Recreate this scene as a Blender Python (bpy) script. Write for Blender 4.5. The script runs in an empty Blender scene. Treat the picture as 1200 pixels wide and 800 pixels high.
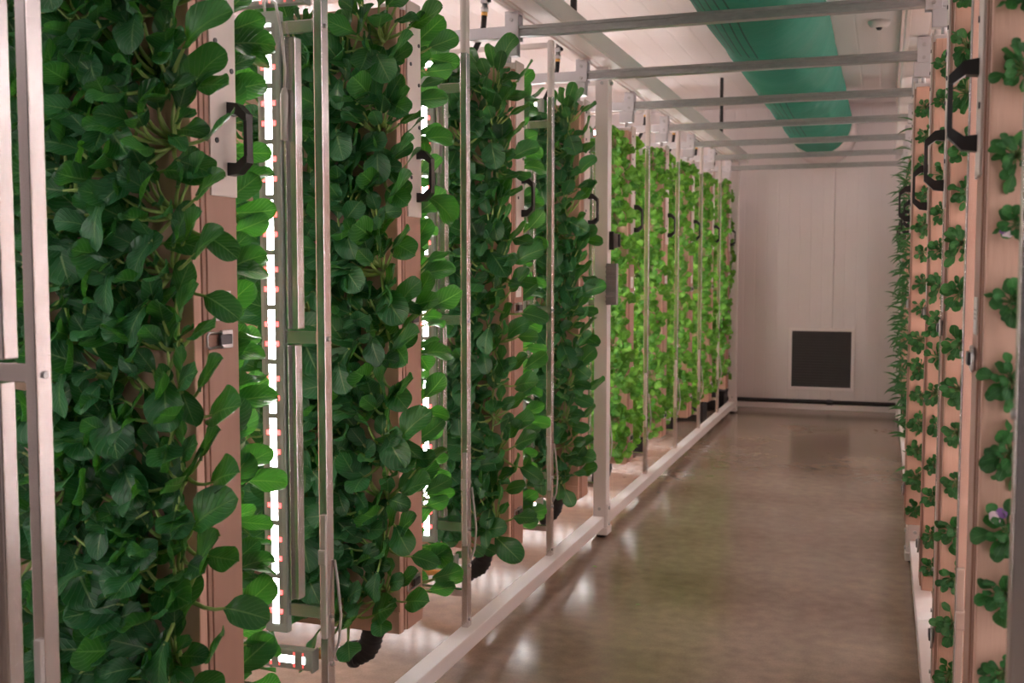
import bpy, bmesh, math, random
from mathutils import Vector, Matrix
PI = math.pi
sc = bpy.context.scene
col = sc.collection
R = random.Random(7)

# ------------------------------------------------------------------ tags
def tag(o, label=None, cat=None, group=None, kind=None):
    if label: o['label'] = label
    if cat: o['category'] = cat
    if group: o['group'] = group
    if kind: o['kind'] = kind
    return o

def empty(name, loc, label=None, cat=None, group=None, rz=0.0):
    o = bpy.data.objects.new(name, None)
    o.empty_display_size = 0.05
    o.location = loc
    o.rotation_euler = (0, 0, rz)
    col.objects.link(o)
    return tag(o, label, cat, group)

def copy_tree(o, parent=None):
    c = o.copy()
    col.objects.link(c)
    if parent is not None:
        c.parent = parent
    for ch in list(o.children):
        copy_tree(ch, c)
    return c

ORD = ['zeroth', 'first', 'second', 'third', 'fourth', 'fifth', 'sixth', 'seventh', 'eighth', 'ninth', 'tenth',
       'eleventh', 'twelfth', 'thirteenth', 'fourteenth', 'fifteenth', 'sixteenth', 'seventeenth']
NTH = ['nearest'] + ORD[2:]

# ------------------------------------------------------------------ materials
MATS = {}
def new_mat(name):
    m = bpy.data.materials.new(name)
    m.use_nodes = True
    nt = m.node_tree
    nt.nodes.clear()
    out = nt.nodes.new('ShaderNodeOutputMaterial')
    MATS[name] = m
    return m, nt, out

def N(nt, typ, **kw):
    n = nt.nodes.new(typ)
    for k, v in kw.items():
        if k.startswith('_'):
            setattr(n, k[1:], v)
        else:
            n.inputs[k.replace('__', ' ')].default_value = v
    return n

def rgba(c): return (c[0], c[1], c[2], 1.0)

def simple(name, c, rough=0.5, metal=0.0, vary=0.12, scale=8.0, bump=0.0, bscale=60.0, stretch=(1, 1, 1), spec=0.5):
    m, nt, out = new_mat(name)
    p = N(nt, 'ShaderNodeBsdfPrincipled')
    p.inputs['Roughness'].default_value = rough
    p.inputs['Metallic'].default_value = metal
    p.inputs['Specular IOR Level'].default_value = spec
    tc = N(nt, 'ShaderNodeTexCoord')
    mp = N(nt, 'ShaderNodeMapping')
    mp.inputs['Scale'].default_value = stretch
    nt.links.new(tc.outputs['Object'], mp.inputs['Vector'])
    nz = N(nt, 'ShaderNodeTexNoise')
    nz.inputs['Scale'].default_value = scale
    nz.inputs['Detail'].default_value = 5
    nt.links.new(mp.outputs['Vector'], nz.inputs['Vector'])
    mx = N(nt, 'ShaderNodeMix', _data_type='RGBA')
    nt.links.new(nz.outputs['Fac'], mx.inputs['Factor'])
    mx.inputs[6].default_value = rgba([max(0, x * (1 - vary)) for x in c])
    mx.inputs[7].default_value = rgba([min(1, x * (1 + vary)) for x in c])
    nt.links.new(mx.outputs[2], p.inputs['Base Color'])
    if bump > 0:
        nb = N(nt, 'ShaderNodeTexNoise')
        nb.inputs['Scale'].default_value = bscale
        nt.links.new(mp.outputs['Vector'], nb.inputs['Vector'])
        b = N(nt, 'ShaderNodeBump')
        b.inputs['Strength'].default_value = bump
        b.inputs['Distance'].default_value = 0.01
        nt.links.new(nb.outputs['Fac'], b.inputs['Height'])
        nt.links.new(b.outputs['Normal'], p.inputs['Normal'])
    nt.links.new(p.outputs['BSDF'], out.inputs['Surface'])
    return m

def emit(name, c, s):
    m, nt, out = new_mat(name)
    e = N(nt, 'ShaderNodeEmission')
    e.inputs['Color'].default_value = rgba(c)
    e.inputs['Strength'].default_value = s
    nt.links.new(e.outputs[0], out.inputs['Surface'])
    return m

def leaf_mat(name, c_dark, c_light, c_vein, c_trans, trans=0.3, rough=0.42, veins=9.0, vein_amt=0.55):
    """Leaf blade: UV u runs along the midrib, v across it."""
    m, nt, out = new_mat(name)
    L = nt.links.new
    uv = N(nt, 'ShaderNodeUVMap', _uv_map='UVMap')
    sep = N(nt, 'ShaderNodeSeparateXYZ')
    L(uv.outputs['UV'], sep.inputs[0])
    def mth(op, a=None, b=None, av=0.0, bv=0.0):
        n = N(nt, 'ShaderNodeMath', _operation=op)
        if a is not None: L(a, n.inputs[0])
        else: n.inputs[0].default_value = av
        if b is not None: L(b, n.inputs[1])
        else: n.inputs[1].default_value = bv
        return n.outputs[0]
    vc = mth('ABSOLUTE', mth('SUBTRACT', sep.outputs['Y'], None, bv=0.5))        # 0 at midrib .. 0.5 at rim
    wmid = mth('MULTIPLY_ADD', mth('SUBTRACT', None, sep.outputs['X'], av=1.0), None, bv=0.028)
    nt.nodes[-1].inputs[2].default_value = 0.012
    mid = mth('LESS_THAN', vc, wmid)
    ph = mth('SUBTRACT', mth('MULTIPLY', sep.outputs['X'], None, bv=veins), mth('MULTIPLY', vc, None, bv=veins * 0.75))
    fr = mth('ABSOLUTE', mth('SUBTRACT', mth('FRACT', ph), None, bv=0.5))          # 0 at the vein
    sv = mth('SUBTRACT', None, mth('MULTIPLY', fr, None, bv=6.0), av=1.0)
    svc = N(nt, 'ShaderNodeClamp'); L(sv, svc.inputs[0])
    side = mth('MULTIPLY', svc.outputs[0], None, bv=vein_amt * 0.5)
    vein = mth('MAXIMUM', mid, side)
    geo = N(nt, 'ShaderNodeTexCoord')
    nz = N(nt, 'ShaderNodeTexNoise'); nz.inputs['Scale'].default_value = 9.0; nz.inputs['Detail'].default_value = 3
    L(geo.outputs['Object'], nz.inputs['Vector'])
    inf = N(nt, 'ShaderNodeNewGeometry')
    f = mth('ADD', mth('MULTIPLY', nz.outputs['Fac'], None, bv=0.7), mth('MULTIPLY', inf.outputs['Random Per Island'], None, bv=1.0))
    f = mth('SUBTRACT', f, None, bv=0.42)
    fc = N(nt, 'ShaderNodeClamp'); L(f, fc.inputs[0])
    mx = N(nt, 'ShaderNodeMix', _data_type='RGBA')
    L(fc.outputs[0], mx.inputs['Factor'])
    mx.inputs[6].default_value = rgba(c_dark); mx.inputs[7].default_value = rgba(c_light)
    mv = N(nt, 'ShaderNodeMix', _data_type='RGBA')
    L(vein, mv.inputs['Factor']); L(mx.outputs[2], mv.inputs[6]); mv.inputs[7].default_value = rgba(c_vein)
    p = N(nt, 'ShaderNodeBsdfPrincipled')
    p.inputs['Roughness'].default_value = rough
    p.inputs['Specular IOR Level'].default_value = 0.45
    L(mv.outputs[2], p.inputs['Base Color'])
    b = N(nt, 'ShaderNodeBump'); b.inputs['Strength'].default_value = 0.8; b.inputs['Distance'].default_value = 0.006
    hz = mth('SUBTRACT', mth('MULTIPLY', nz.outputs['Fac'], None, bv=0.6), mth('MULTIPLY', vein, None, bv=0.7))
    L(hz, b.inputs['Height']); L(b.outputs['Normal'], p.inputs['Normal'])
    t = N(nt, 'ShaderNodeBsdfTranslucent'); t.inputs['Color'].default_value = rgba(c_trans)
    ms = N(nt, 'ShaderNodeMixShader'); ms.inputs[0].default_value = trans
    L(p.outputs['BSDF'], ms.inputs[1]); L(t.outputs[0], ms.inputs[2])
    L(ms.outputs[0], out.inputs['Surface'])
    return m

simple('board', (0.62, 0.375, 0.285), rough=0.55, vary=0.07, scale=3.0, bump=0.12, bscale=25, stretch=(6, 6, 0.5))
simple('board_frame', (0.40, 0.225, 0.17), rough=0.5, vary=0.08, scale=4.0, stretch=(8, 8, 0.5))
simple('seam_dark', (0.10, 0.055, 0.045), rough=0.7)
simple('aluminium', (0.68, 0.64, 0.63), rough=0.24, metal=0.92, vary=0.06, scale=5, stretch=(20, 20, 0.6))
simple('plate_alu', (0.72, 0.64, 0.60), rough=0.5, metal=0.25, vary=0.04, scale=4)
simple('galvanised', (0.42, 0.43, 0.43), rough=0.38, metal=0.8, vary=0.22, scale=9, stretch=(3, 8, 8))
simple('white_paint', (0.84, 0.79, 0.78), rough=0.32, vary=0.04, scale=4)
simple('zinc_plate', (0.66, 0.66, 0.69), rough=0.35, metal=0.6, vary=0.08, scale=20)
simple('black_plastic', (0.012, 0.011, 0.012), rough=0.4, vary=0.2, scale=30)
simple('black_rubber', (0.014, 0.013, 0.013), rough=0.55, vary=0.2, scale=40)
simple('brass', (0.62, 0.36, 0.12), rough=0.3, metal=0.9)
simple('steel', (0.55, 0.55, 0.56), rough=0.28, metal=1.0, vary=0.08)
simple('dark_steel', (0.10, 0.10, 0.11), rough=0.4, metal=0.9)
simple('sticker', (0.80, 0.76, 0.74), rough=0.5, vary=0.03)
simple('print_grey', (0.30, 0.28, 0.28), rough=0.6)
simple('led_housing', (0.42, 0.47, 0.44), rough=0.35, vary=0.06, scale=6)
simple('cable_white', (0.62, 0.58, 0.56), rough=0.45, vary=0.04)
simple('box_grey', (0.27, 0.25, 0.26), rough=0.45, metal=0.3, vary=0.08)
simple('dark_louvre', (0.030, 0.028, 0.028), rough=0.5, vary=0.2)
simple('trunking', (0.72, 0.63, 0.60), rough=0.45, vary=0.05)
simple('duct_flange', (0.70, 0.62, 0.60), rough=0.4)
simple('petiole', (0.30, 0.42, 0.12), rough=0.4, vary=0.2, scale=20)
simple('petiole_dark', (0.14, 0.24, 0.07), rough=0.4, vary=0.2, scale=20)
simple('petal_white', (0.85, 0.68, 0.74), rough=0.5, vary=0.08, scale=40)
simple('petal_violet', (0.22, 0.09, 0.30), rough=0.5, vary=0.15, scale=40)
def led_mat(name, axis, across, pitch, duty, reds, s_white, s_red, c_white=(1.0, 0.955, 0.95)):
    """diode strip: white segments with gaps, a pair of red diodes beside each; nothing else on it glows"""
    m, nt, out = new_mat(name)
    L = nt.links.new
    tc = N(nt, 'ShaderNodeTexCoord'); sp = N(nt, 'ShaderNodeSeparateXYZ'); L(tc.outputs['Object'], sp.inputs[0])
    def mth(op, a, bv=0.0, b=None):
        n = N(nt, 'ShaderNodeMath', _operation=op); L(a, n.inputs[0])
        if b is not None: L(b, n.inputs[1])
        else: n.inputs[1].default_value = bv
        return n.outputs[0]
    off = mth('ABSOLUTE', mth('SUBTRACT', sp.outputs['X' if across == 'X' else 'Z'], 0.0 if across == 'X' else across))
    ph = mth('FRACT', mth('DIVIDE', mth('ADD', sp.outputs[axis], 5.0), pitch))
    seg = mth('LESS_THAN', ph, duty)
    core = mth('MULTIPLY', mth('LESS_THAN', off, 0.0108), 0, seg)
    red = None
    for r in reds:
        q = mth('LESS_THAN', mth('ABSOLUTE', mth('SUBTRACT', ph, r)), 0.045)
        red = q if red is None else mth('MAXIMUM', red, 0, q)
    red = mth('MULTIPLY', red, 0, mth('MULTIPLY', mth('GREATER_THAN', off, 0.0115), 0, mth('LESS_THAN', off, 0.0225)))
    e1 = N(nt, 'ShaderNodeEmission'); e1.inputs[0].default_value = rgba(c_white); L(mth('MULTIPLY', core, s_white), e1.inputs[1])
    e2 = N(nt, 'ShaderNodeEmission'); e2.inputs[0].default_value = (1.0, 0.06, 0.06, 1); L(mth('MULTIPLY', red, s_red), e2.inputs[1])
    p = N(nt, 'ShaderNodeBsdfPrincipled'); p.inputs['Base Color'].default_value = (0.35, 0.38, 0.36, 1); p.inputs['Roughness'].default_value = 0.4
    a1 = N(nt, 'ShaderNodeAddShader'); a2 = N(nt, 'ShaderNodeAddShader')
    L(e1.outputs[0], a1.inputs[0]); L(e2.outputs[0], a1.inputs[1]); L(a1.outputs[0], a2.inputs[0]); L(p.outputs[0], a2.inputs[1])
    L(a2.outputs[0], out.inputs['Surface'])
LEDS = 40.0
led_mat('led_white', 'Z', 'X', 0.156, 0.90, (0.28, 0.64), LEDS, 6.0)
led_mat('led_white_dim', 'Z', 'X', 0.156, 0.93, (0.30, 0.66), 14.0, 1.0, (1.0, 0.93, 0.90))
led_mat('led_white_mid', 'Z', 'X', 0.156, 0.93, (0.30, 0.66), 15.0, 1.0, (1.0, 0.93, 0.90))
led_mat('led_white_rear', 'Z', 'X', 0.156, 0.93, (0.30, 0.66), 30.0, 1.5, (1.0, 0.95, 0.92))
led_mat('led_bar_low', 'X', 0.365, 0.078, 0.68, (0.02, 0.66), LEDS * 0.5, 1.6)
led_mat('led_bar_high', 'X', 2.2625, 0.078, 0.68, (0.02, 0.66), LEDS, 1.6)
emit('fill_glow', (1.0, 0.91, 0.92), 30.0)  # glow of the added, out-of-view fill tubes
leaf_mat('pak_leaf', (0.007, 0.056, 0.024), (0.032, 0.150, 0.056), (0.17, 0.30, 0.11), (0.11, 0.46, 0.03), trans=0.26, rough=0.30, veins=8)
leaf_mat('herb_leaf', (0.030, 0.165, 0.024), (0.21, 0.50, 0.060), (0.30, 0.52, 0.15), (0.30, 0.68, 0.06), trans=0.34, veins=5, vein_amt=0.35)
leaf_mat('rosette_leaf', (0.014, 0.085, 0.024), (0.045, 0.19, 0.045), (0.10, 0.27, 0.09), (0.06, 0.34, 0.03), trans=0.2, veins=6, vein_amt=0.3)
leaf_mat('slender_leaf', (0.012, 0.075, 0.022), (0.03, 0.14, 0.04), (0.08, 0.22, 0.07), (0.06, 0.34, 0.03), trans=0.2, veins=6, vein_amt=0.2)

# polished concrete
def concrete():
    m, nt, out = new_mat('concrete')
    L = nt.links.new
    tc = N(nt, 'ShaderNodeTexCoord')
    n1 = N(nt, 'ShaderNodeTexNoise'); n1.inputs['Scale'].default_value = 0.9; n1.inputs['Detail'].default_value = 6; n1.inputs['Roughness'].default_value = 0.6
    n2 = N(nt, 'ShaderNodeTexNoise'); n2.inputs['Scale'].default_value = 14; n2.inputs['Detail'].default_value = 6
    n3 = N(nt, 'ShaderNodeTexNoise'); n3.inputs['Scale'].default_value = 120; n3.inputs['Detail'].default_value = 2
    for n in (n1, n2, n3): L(tc.outputs['Object'], n.inputs['Vector'])
    r1 = N(nt, 'ShaderNodeValToRGB')
    r1.color_ramp.elements[0].position = 0.30; r1.color_ramp.elements[0].color = (0.205, 0.152, 0.112, 1)
    r1.color_ramp.elements[1].position = 0.70; r1.color_ramp.elements[1].color = (0.325, 0.252, 0.192, 1)
    L(n1.outputs['Fac'], r1.inputs[0])
    m1 = N(nt, 'ShaderNodeMix', _data_type='RGBA', _blend_type='OVERLAY'); m1.inputs['Factor'].default_value = 0.35
    L(r1.outputs[0], m1.inputs[6]); L(n2.outputs['Fac'], m1.inputs[7])
    m2 = N(nt, 'ShaderNodeMix', _data_type='RGBA', _blend_type='OVERLAY'); m2.inputs['Factor'].default_value = 0.18
    L(m1.outputs[2], m2.inputs[6]); L(n3.outputs['Fac'], m2.inputs[7])
    p = N(nt, 'ShaderNodeBsdfPrincipled')
    L(m2.outputs[2], p.inputs['Base Color'])
    rr = N(nt, 'ShaderNodeMapRange')
    rr.inputs[3].default_value = 0.15; rr.inputs[4].default_value = 0.21
    n4 = N(nt, 'ShaderNodeTexNoise'); n4.inputs['Scale'].default_value = 0.7; n4.inputs['Detail'].default_value = 1
    L(tc.outputs['Object'], n4.inputs['Vector']); L(n4.outputs['Fac'], rr.inputs[0]); L(rr.outputs[0], p.inputs['Roughness'])
    p.inputs['Specular IOR Level'].default_value = 0.75
    L(p.outputs['BSDF'], out.inputs['Surface'])
concrete()

# ribbed insulated panel wall / ceiling: base colour plus grooves as bump
def ribbed(name, c, axis, pitch, strength=0.5, rough=0.35):
    m, nt, out = new_mat(name)
    L = nt.links.new
    tc = N(nt, 'ShaderNodeTexCoord')
    sp = N(nt, 'ShaderNodeSeparateXYZ'); L(tc.outputs['Object'], sp.inputs[0])
    d = N(nt, 'ShaderNodeMath', _operation='DIVIDE'); L(sp.outputs[axis], d.inputs[0]); d.inputs[1].default_value = pitch
    f = N(nt, 'ShaderNodeMath', _operation='FRACT'); L(d.outputs[0], f.inputs[0])
    s = N(nt, 'ShaderNodeMath', _operation='SUBTRACT'); L(f.outputs[0], s.inputs[0]); s.inputs[1].default_value = 0.5
    a = N(nt, 'ShaderNodeMath', _operation='ABSOLUTE'); L(s.outputs[0], a.inputs[0])
    mr = N(nt, 'ShaderNodeMapRange'); mr.inputs[1].default_value = 0.0; mr.inputs[2].default_value = 0.07
    L(a.outputs[0], mr.inputs[0])
    b = N(nt, 'ShaderNodeBump'); b.inputs['Strength'].default_value = strength; b.inputs['Distance'].default_value = 0.004
    L(mr.outputs[0], b.inputs['Height'])
    nz = N(nt, 'ShaderNodeTexNoise'); nz.inputs['Scale'].default_value = 1.2; nz.inputs['Detail'].default_value = 4
    L(tc.outputs['Object'], nz.inputs['Vector'])
    mx = N(nt, 'ShaderNodeMix', _data_type='RGBA'); L(nz.outputs['Fac'], mx.inputs['Factor'])
    mx.inputs[6].default_value = rgba([x * 0.96 for x in c]); mx.inputs[7].default_value = rgba([min(1, x * 1.03) for x in c])
    p = N(nt, 'ShaderNodeBsdfPrincipled'); p.inputs['Roughness'].default_value = rough
    L(mx.outputs[2], p.inputs['Base Color']); L(b.outputs['Normal'], p.inputs['Normal'])
    L(p.outputs['BSDF'], out.inputs['Surface'])
ribbed('wall_panel', (0.76, 0.71, 0.70), 'X', 0.115)
ribbed('side_panel', (0.74, 0.68, 0.65), 'Y', 0.115)
ribbed('ceiling_panel', (0.84, 0.80, 0.80), 'X', 0.16, strength=0.6, rough=0.45)

# green fabric duct: UV u along the duct (metres), v around it
def duct_mat():
    m, nt, out = new_mat('duct_fabric')
    L = nt.links.new
    uv = N(nt, 'ShaderNodeUVMap', _uv_map='UVMap')
    sp = N(nt, 'ShaderNodeSeparateXYZ'); L(uv.outputs[0], sp.inputs[0])
    def mth(op, a, bv, b=None):
        n = N(nt, 'ShaderNodeMath', _operation=op); L(a, n.inputs[0])
        if b is not None: L(b, n.inputs[1])
        else: n.inputs[1].default_value = bv
        return n.outputs[0]
    st = mth('ABSOLUTE', mth('SUBTRACT', mth('FRACT', mth('MULTIPLY', sp.outputs['Y'], 44.0), 0), 0.5), 0)
    line = mth('LESS_THAN', st, 0.10)
    band = mth('MULTIPLY', mth('GREATER_THAN', sp.outputs['Y'], 0.50), 0, mth('LESS_THAN', sp.outputs['Y'], 0.80))
    yb = mth('LESS_THAN', mth('FRACT', mth('DIVIDE', mth('ADD', sp.outputs['X'], 0.45), 3.6), 0), 0.60)
    k = mth('MULTIPLY', mth('MULTIPLY', line, 0, band), 0, yb)
    tc = N(nt, 'ShaderNodeTexCoord')
    nz = N(nt, 'ShaderNodeTexNoise'); nz.inputs['Scale'].default_value = 3.0; nz.inputs['Detail'].default_value = 5
    L(tc.outputs['Object'], nz.inputs['Vector'])
    mx = N(nt, 'ShaderNodeMix', _data_type='RGBA'); L(nz.outputs['Fac'], mx.inputs['Factor'])
    mx.inputs[6].default_value = (0.004, 0.150, 0.095, 1); mx.inputs[7].default_value = (0.009, 0.205, 0.132, 1)
    mk = N(nt, 'ShaderNodeMix', _data_type='RGBA'); L(k, mk.inputs['Factor']); L(mx.outputs[2], mk.inputs[6])
    mk.inputs[7].default_value = (0.003, 0.05, 0.035, 1)
    p = N(nt, 'ShaderNodeBsdfPrincipled'); p.inputs['Roughness'].default_value = 0.6
    p.inputs['Specular IOR Level'].default_value = 0.25
    L(mk.outputs[2], p.inputs['Base Color'])
    b = N(nt, 'ShaderNodeBump'); b.inputs['Strength'].default_value = 0.35; b.inputs['Distance'].default_value = 0.05
    L(nz.outputs['Fac'], b.inputs['Height']); L(b.outputs['Normal'], p.inputs['Normal'])
    L(p.outputs['BSDF'], out.inputs['Surface'])
duct_mat()

# ------------------------------------------------------------------ mesh builder
class MB:
    def __init__(self):
        self.v = []; self.f = []; self.uv = []; self.smooth = []
    def quad(self, a, b, c, d, sm=False):
        i = len(self.v); self.v += [tuple(a), tuple(b), tuple(c), tuple(d)]
        self.f.append((i, i + 1, i + 2, i + 3)); self.smooth.append(sm)
    def box(self, x0, x1, y0, y1, z0, z1, bev=0.0):
        bm = bmesh.new()
        bmesh.ops.create_cube(bm, size=1.0)
        for v in bm.verts:
            v.co = Vector(((x0 + x1) / 2 + v.co.x * (x1 - x0), (y0 + y1) / 2 + v.co.y * (y1 - y0), (z0 + z1) / 2 + v.co.z * (z1 - z0)))
        if bev > 0:
            bev = min(bev, 0.45 * min(x1 - x0, y1 - y0, z1 - z0))
            bmesh.ops.bevel(bm, geom=list(bm.edges), offset=bev, segments=2, affect='EDGES', profile=0.6)
        self.add_bm(bm)
        return self
    def add_bm(self, bm, sm=False):
        i = len(self.v)
        bm.verts.ensure_lookup_table(); bm.verts.index_update()
        self.v += [tuple(v.co) for v in bm.verts]
        for f in bm.faces:
            self.f.append(tuple(i + v.index for v in f.verts)); self.smooth.append(sm)
        bm.free()
    def tube(self, pts, r, n=10, caps=True):
        pts = [Vector(p) for p in pts]
        rs = r if isinstance(r, (list, tuple)) else [r] * len(pts)
        i0 = len(self.v)
        t = (pts[1] - pts[0]).normalized()
        up = Vector((0, 0, 1)) if abs(t.z) < 0.9 else Vector((1, 0, 0))
        a = t.cross(up).normalized()
        for k, p in enumerate(pts):
            if k == 0: t = (pts[1] - pts[0])
            elif k == len(pts) - 1: t = (pts[-1] - pts[-2])
            else: t = (pts[k + 1] - pts[k - 1])
            t = t.normalized()
            a = (a - t * a.dot(t)).normalized()
            b = t.cross(a)
            for j in range(n):
                th = 2 * PI * j / n
                self.v.append(tuple(p + a * (math.cos(th) * rs[k]) + b * (math.sin(th) * rs[k])))
        for k in range(len(pts) - 1):
            for j in range(n):
                q = i0 + k * n; j2 = (j + 1) % n
                self.f.append((q + j, q + j2, q + n + j2, q + n + j)); self.smooth.append(True)
        if caps:
            self.f.append(tuple(i0 + j for j in reversed(range(n)))); self.smooth.append(False)
            e = i0 + (len(pts) - 1) * n
            self.f.append(tuple(e + j for j in range(n))); self.smooth.append(False)
        return self
    def cyl(self, p0, p1, r, n=14):
        return self.tube([p0, p1], r, n)
    def mesh(self, name, mat):
        me = bpy.data.meshes.new(name)
        me.from_pydata(self.v, [], self.f)
        if self.uv:
            ul = me.uv_layers.new(name='UVMap')
            k = 0
            for p in me.polygons:
                for vi in p.vertices:
                    ul.data[k].uv = self.uv[vi]; k += 1
        for p, s in zip(me.polygons, self.smooth): p.use_smooth = s
        me.materials.append(MATS[mat])
        me.update()
        return me
    def build(self, name, mat, parent=None, loc=(0, 0, 0)):
        o = bpy.data.objects.new(name, self.mesh(name, mat))
        o.location = loc
        col.objects.link(o)
        if parent is not None: o.parent = parent
        return o

def part(name, me, parent):
    o = bpy.data.objects.new(name, me)
    col.objects.link(o); o.parent = parent
    return o

# ------------------------------------------------------------------ layout
NP = 9
PITCH = 1.10
YN = [2.10 + PITCH * k for k in range(NP)]        # near face of each growing panel
THK = 0.17
YP = [1.61 + 1.09 * k for k in range(NP)]         # light frames stand between the panels
XL = -1.50                                        # aisle edge of the left row
XR = [0.165, 0.158, 0.151, 0.112, 0.150, 0.150, 0.150, 0.150, 0.150]
ZB, ZT = 0.28, 2.34
PW = 1.60                                         # panel width into the row
WALL_Y = 11.8
CEIL = 3.2

# ------------------------------------------------------------------ room
def structure(name, mb, mat):
    o = mb.build(name, mat); o['kind'] = 'structure'; return o
structure('floor', MB().box(-4.3, 2.9, -3.0, 12.1, -0.12, 0.0), 'concrete')
structure('ceiling', MB().box(-4.3, 2.9, -3.0, 12.1, CEIL, CEIL + 0.12), 'ceiling_panel')
wb = MB()
wb.box(-4.3, -0.52, WALL_Y, WALL_Y + 0.25, 0.0, CEIL)
wb.box(-0.515, 2.9, WALL_Y + 0.006, WALL_Y + 0.25, 0.0, CEIL)
structure('wall_back', wb, 'wall_panel')
structure('wall_left', MB().box(-4.3, -4.18, -3.0, WALL_Y, 0.0, CEIL), 'side_panel')
structure('wall_right', MB().box(2.78, 2.9, -3.0, WALL_Y, 0.0, CEIL), 'side_panel')
structure('baseboard_back', MB().box(-4.18, 2.78, WALL_Y - 0.03, WALL_Y + 0.003, 0.0, 0.062, 0.006), 'white_paint')

# black hose along the wall, on top of the skirting
hb = MB(); hb.tube([(-4.0, WALL_Y - 0.035, 0.085), (-2.0, WALL_Y - 0.035, 0.084), (-0.6, WALL_Y - 0.035, 0.086), (2.5, WALL_Y - 0.035, 0.085)], 0.022, 10)
pipe = empty('wall_pipe', (0, 0, 0), 'long black pipe running along the foot of the white back wall', 'pipe')
hb.build('pipe_run', 'black_plastic', pipe)
cb = MB(); cb.cyl((-0.56, WALL_Y - 0.036, 0.085), (-0.50, WALL_Y - 0.036, 0.085), 0.029)
cb.build('pipe_coupling', 'dark_steel', pipe)

# square vent in the back wall
vx0, vx1, vz0, vz1 = -0.94, -0.311, 0.228, 0.846
vent = empty('wall_vent', ((vx0 + vx1) / 2, WALL_Y, vz0), 'square dark louvred vent in a thin white frame on the back wall', 'vent')
w = (vx1 - vx0) / 2; h = vz1 - vz0
fr = MB()
fr.box(-w - 0.02, -w + 0.012, -0.022, 0.004, -0.02, h + 0.02, 0.003); fr.box(w - 0.012, w + 0.02, -0.022, 0.012, -0.02, h + 0.02, 0.003)
fr.box(-w + 0.012, w - 0.012, -0.022, 0.004, -0.02, 0.012, 0.003); fr.box(-w + 0.012, w - 0.012, -0.022, 0.004, h - 0.012, h + 0.02, 0.003)
fr.build('vent_frame', 'white_paint', vent)
lv = MB(); lv.box(-w + 0.01, w - 0.01, -0.006, 0.0, 0.01, h - 0.01)
for k in range(20):
    z = 0.022 + k * (h - 0.04) / 20
    lv.quad((-w + 0.012, -0.016, z), (w - 0.012, -0.016, z), (w - 0.012, -0.006, z + 0.022), (-w + 0.012, -0.006, z + 0.022))
    lv.quad((-w + 0.012, -0.006, z), (w - 0.012, -0.006, z), (w - 0.012, -0.016, z), (-w + 0.012, -0.016, z))
lv.build('louvre_grille', 'dark_louvre', vent)

# smoke detector and trunking on the ceiling
sd = empty('smoke_detector', (-0.08, 7.97, CEIL), 'small round white smoke detector on the ceiling right of the green duct', 'smoke detector')
b = MB(); b.tube([(0, 0, 0.0), (0, 0, -0.015), (0, 0, -0.03), (0, 0, -0.045)], [0.075, 0.075, 0.066, 0.045], 20); b.build('housing', 'white_paint', sd)
b = MB(); b.tube([(0, 0, -0.045), (0, 0, -0.06)], [0.022, 0.014], 12); b.build('sensor', 'dark_steel', sd)
tr = empty('cable_trunking', (0.11, 7.0, CEIL), 'pale cable trunking along the ceiling over the right row', 'cable trunking')
b = MB(); b.box(-0.05, 0.05, -4.5, 4.7, -0.07, 0.0, 0.006); b.build('cover', 'trunking', tr)
b = MB(); b.tube([(0.075, -4.4, -0.03), (0.08, -1.0, -0.035), (0.072, 2.0, -0.03), (0.076, 4.6, -0.033)], 0.012, 8); b.build('cable', 'black_plastic', tr)

# fabric duct
dx, dzc, dr = -0.634, 2.895, 0.302
duct = empty('fabric_air_duct', (dx, 0.5, dzc), 'big round green fabric air duct hanging under the ceiling above the aisle', 'air duct')
m = MB(); ny, na = 110, 56
y0, y1 = 0.0, 10.35
for i in range(ny + 1):
    y = y0 + (y1 - y0) * i / ny
    for j in range(na + 1):
        th = 2 * PI * j / na
        s = abs(math.sin(PI * (y + 0.3) / 1.2))
        rr = dr * (1.0 - 0.028 * (1 - s) ** 3 + 0.006 * math.sin(5 * th + 3.1 * y) + 0.004 * math.sin(9 * th - 7 * y))
        px = math.sin(th) * rr; pz = math.cos(th) * rr
        if pz < 0: pz *= 1.0 + 0.012 * math.sin(2.6 * y + 1.0)
        m.v.append((px, y, pz)); m.uv.append((y, j / na))
for i in range(ny):
    for j in range(na):
        q = i * (na + 1) + j
        m.f.append((q, q + na + 1, q + na + 2, q + 1)); m.smooth.append(True)
i = len(m.v) - (na + 1)
m.v.append((0, y1, 0)); m.uv.append((y1, 0.2))
for j in range(na): m.f.append((i + j, len(m.v) - 1, i + j + 1)); m.smooth.append(True)
m.build('duct_sleeve', 'duct_fabric', duct)
b = MB(); b.tube([(0, y1 - 0.02, 0), (0, y1 + 0.45, 0), (0, WALL_Y - 0.501, 0)], [dr * 1.02, dr * 1.02, dr * 1.08], 40)
b.build('wall_collar', 'duct_flange', duct)


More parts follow.
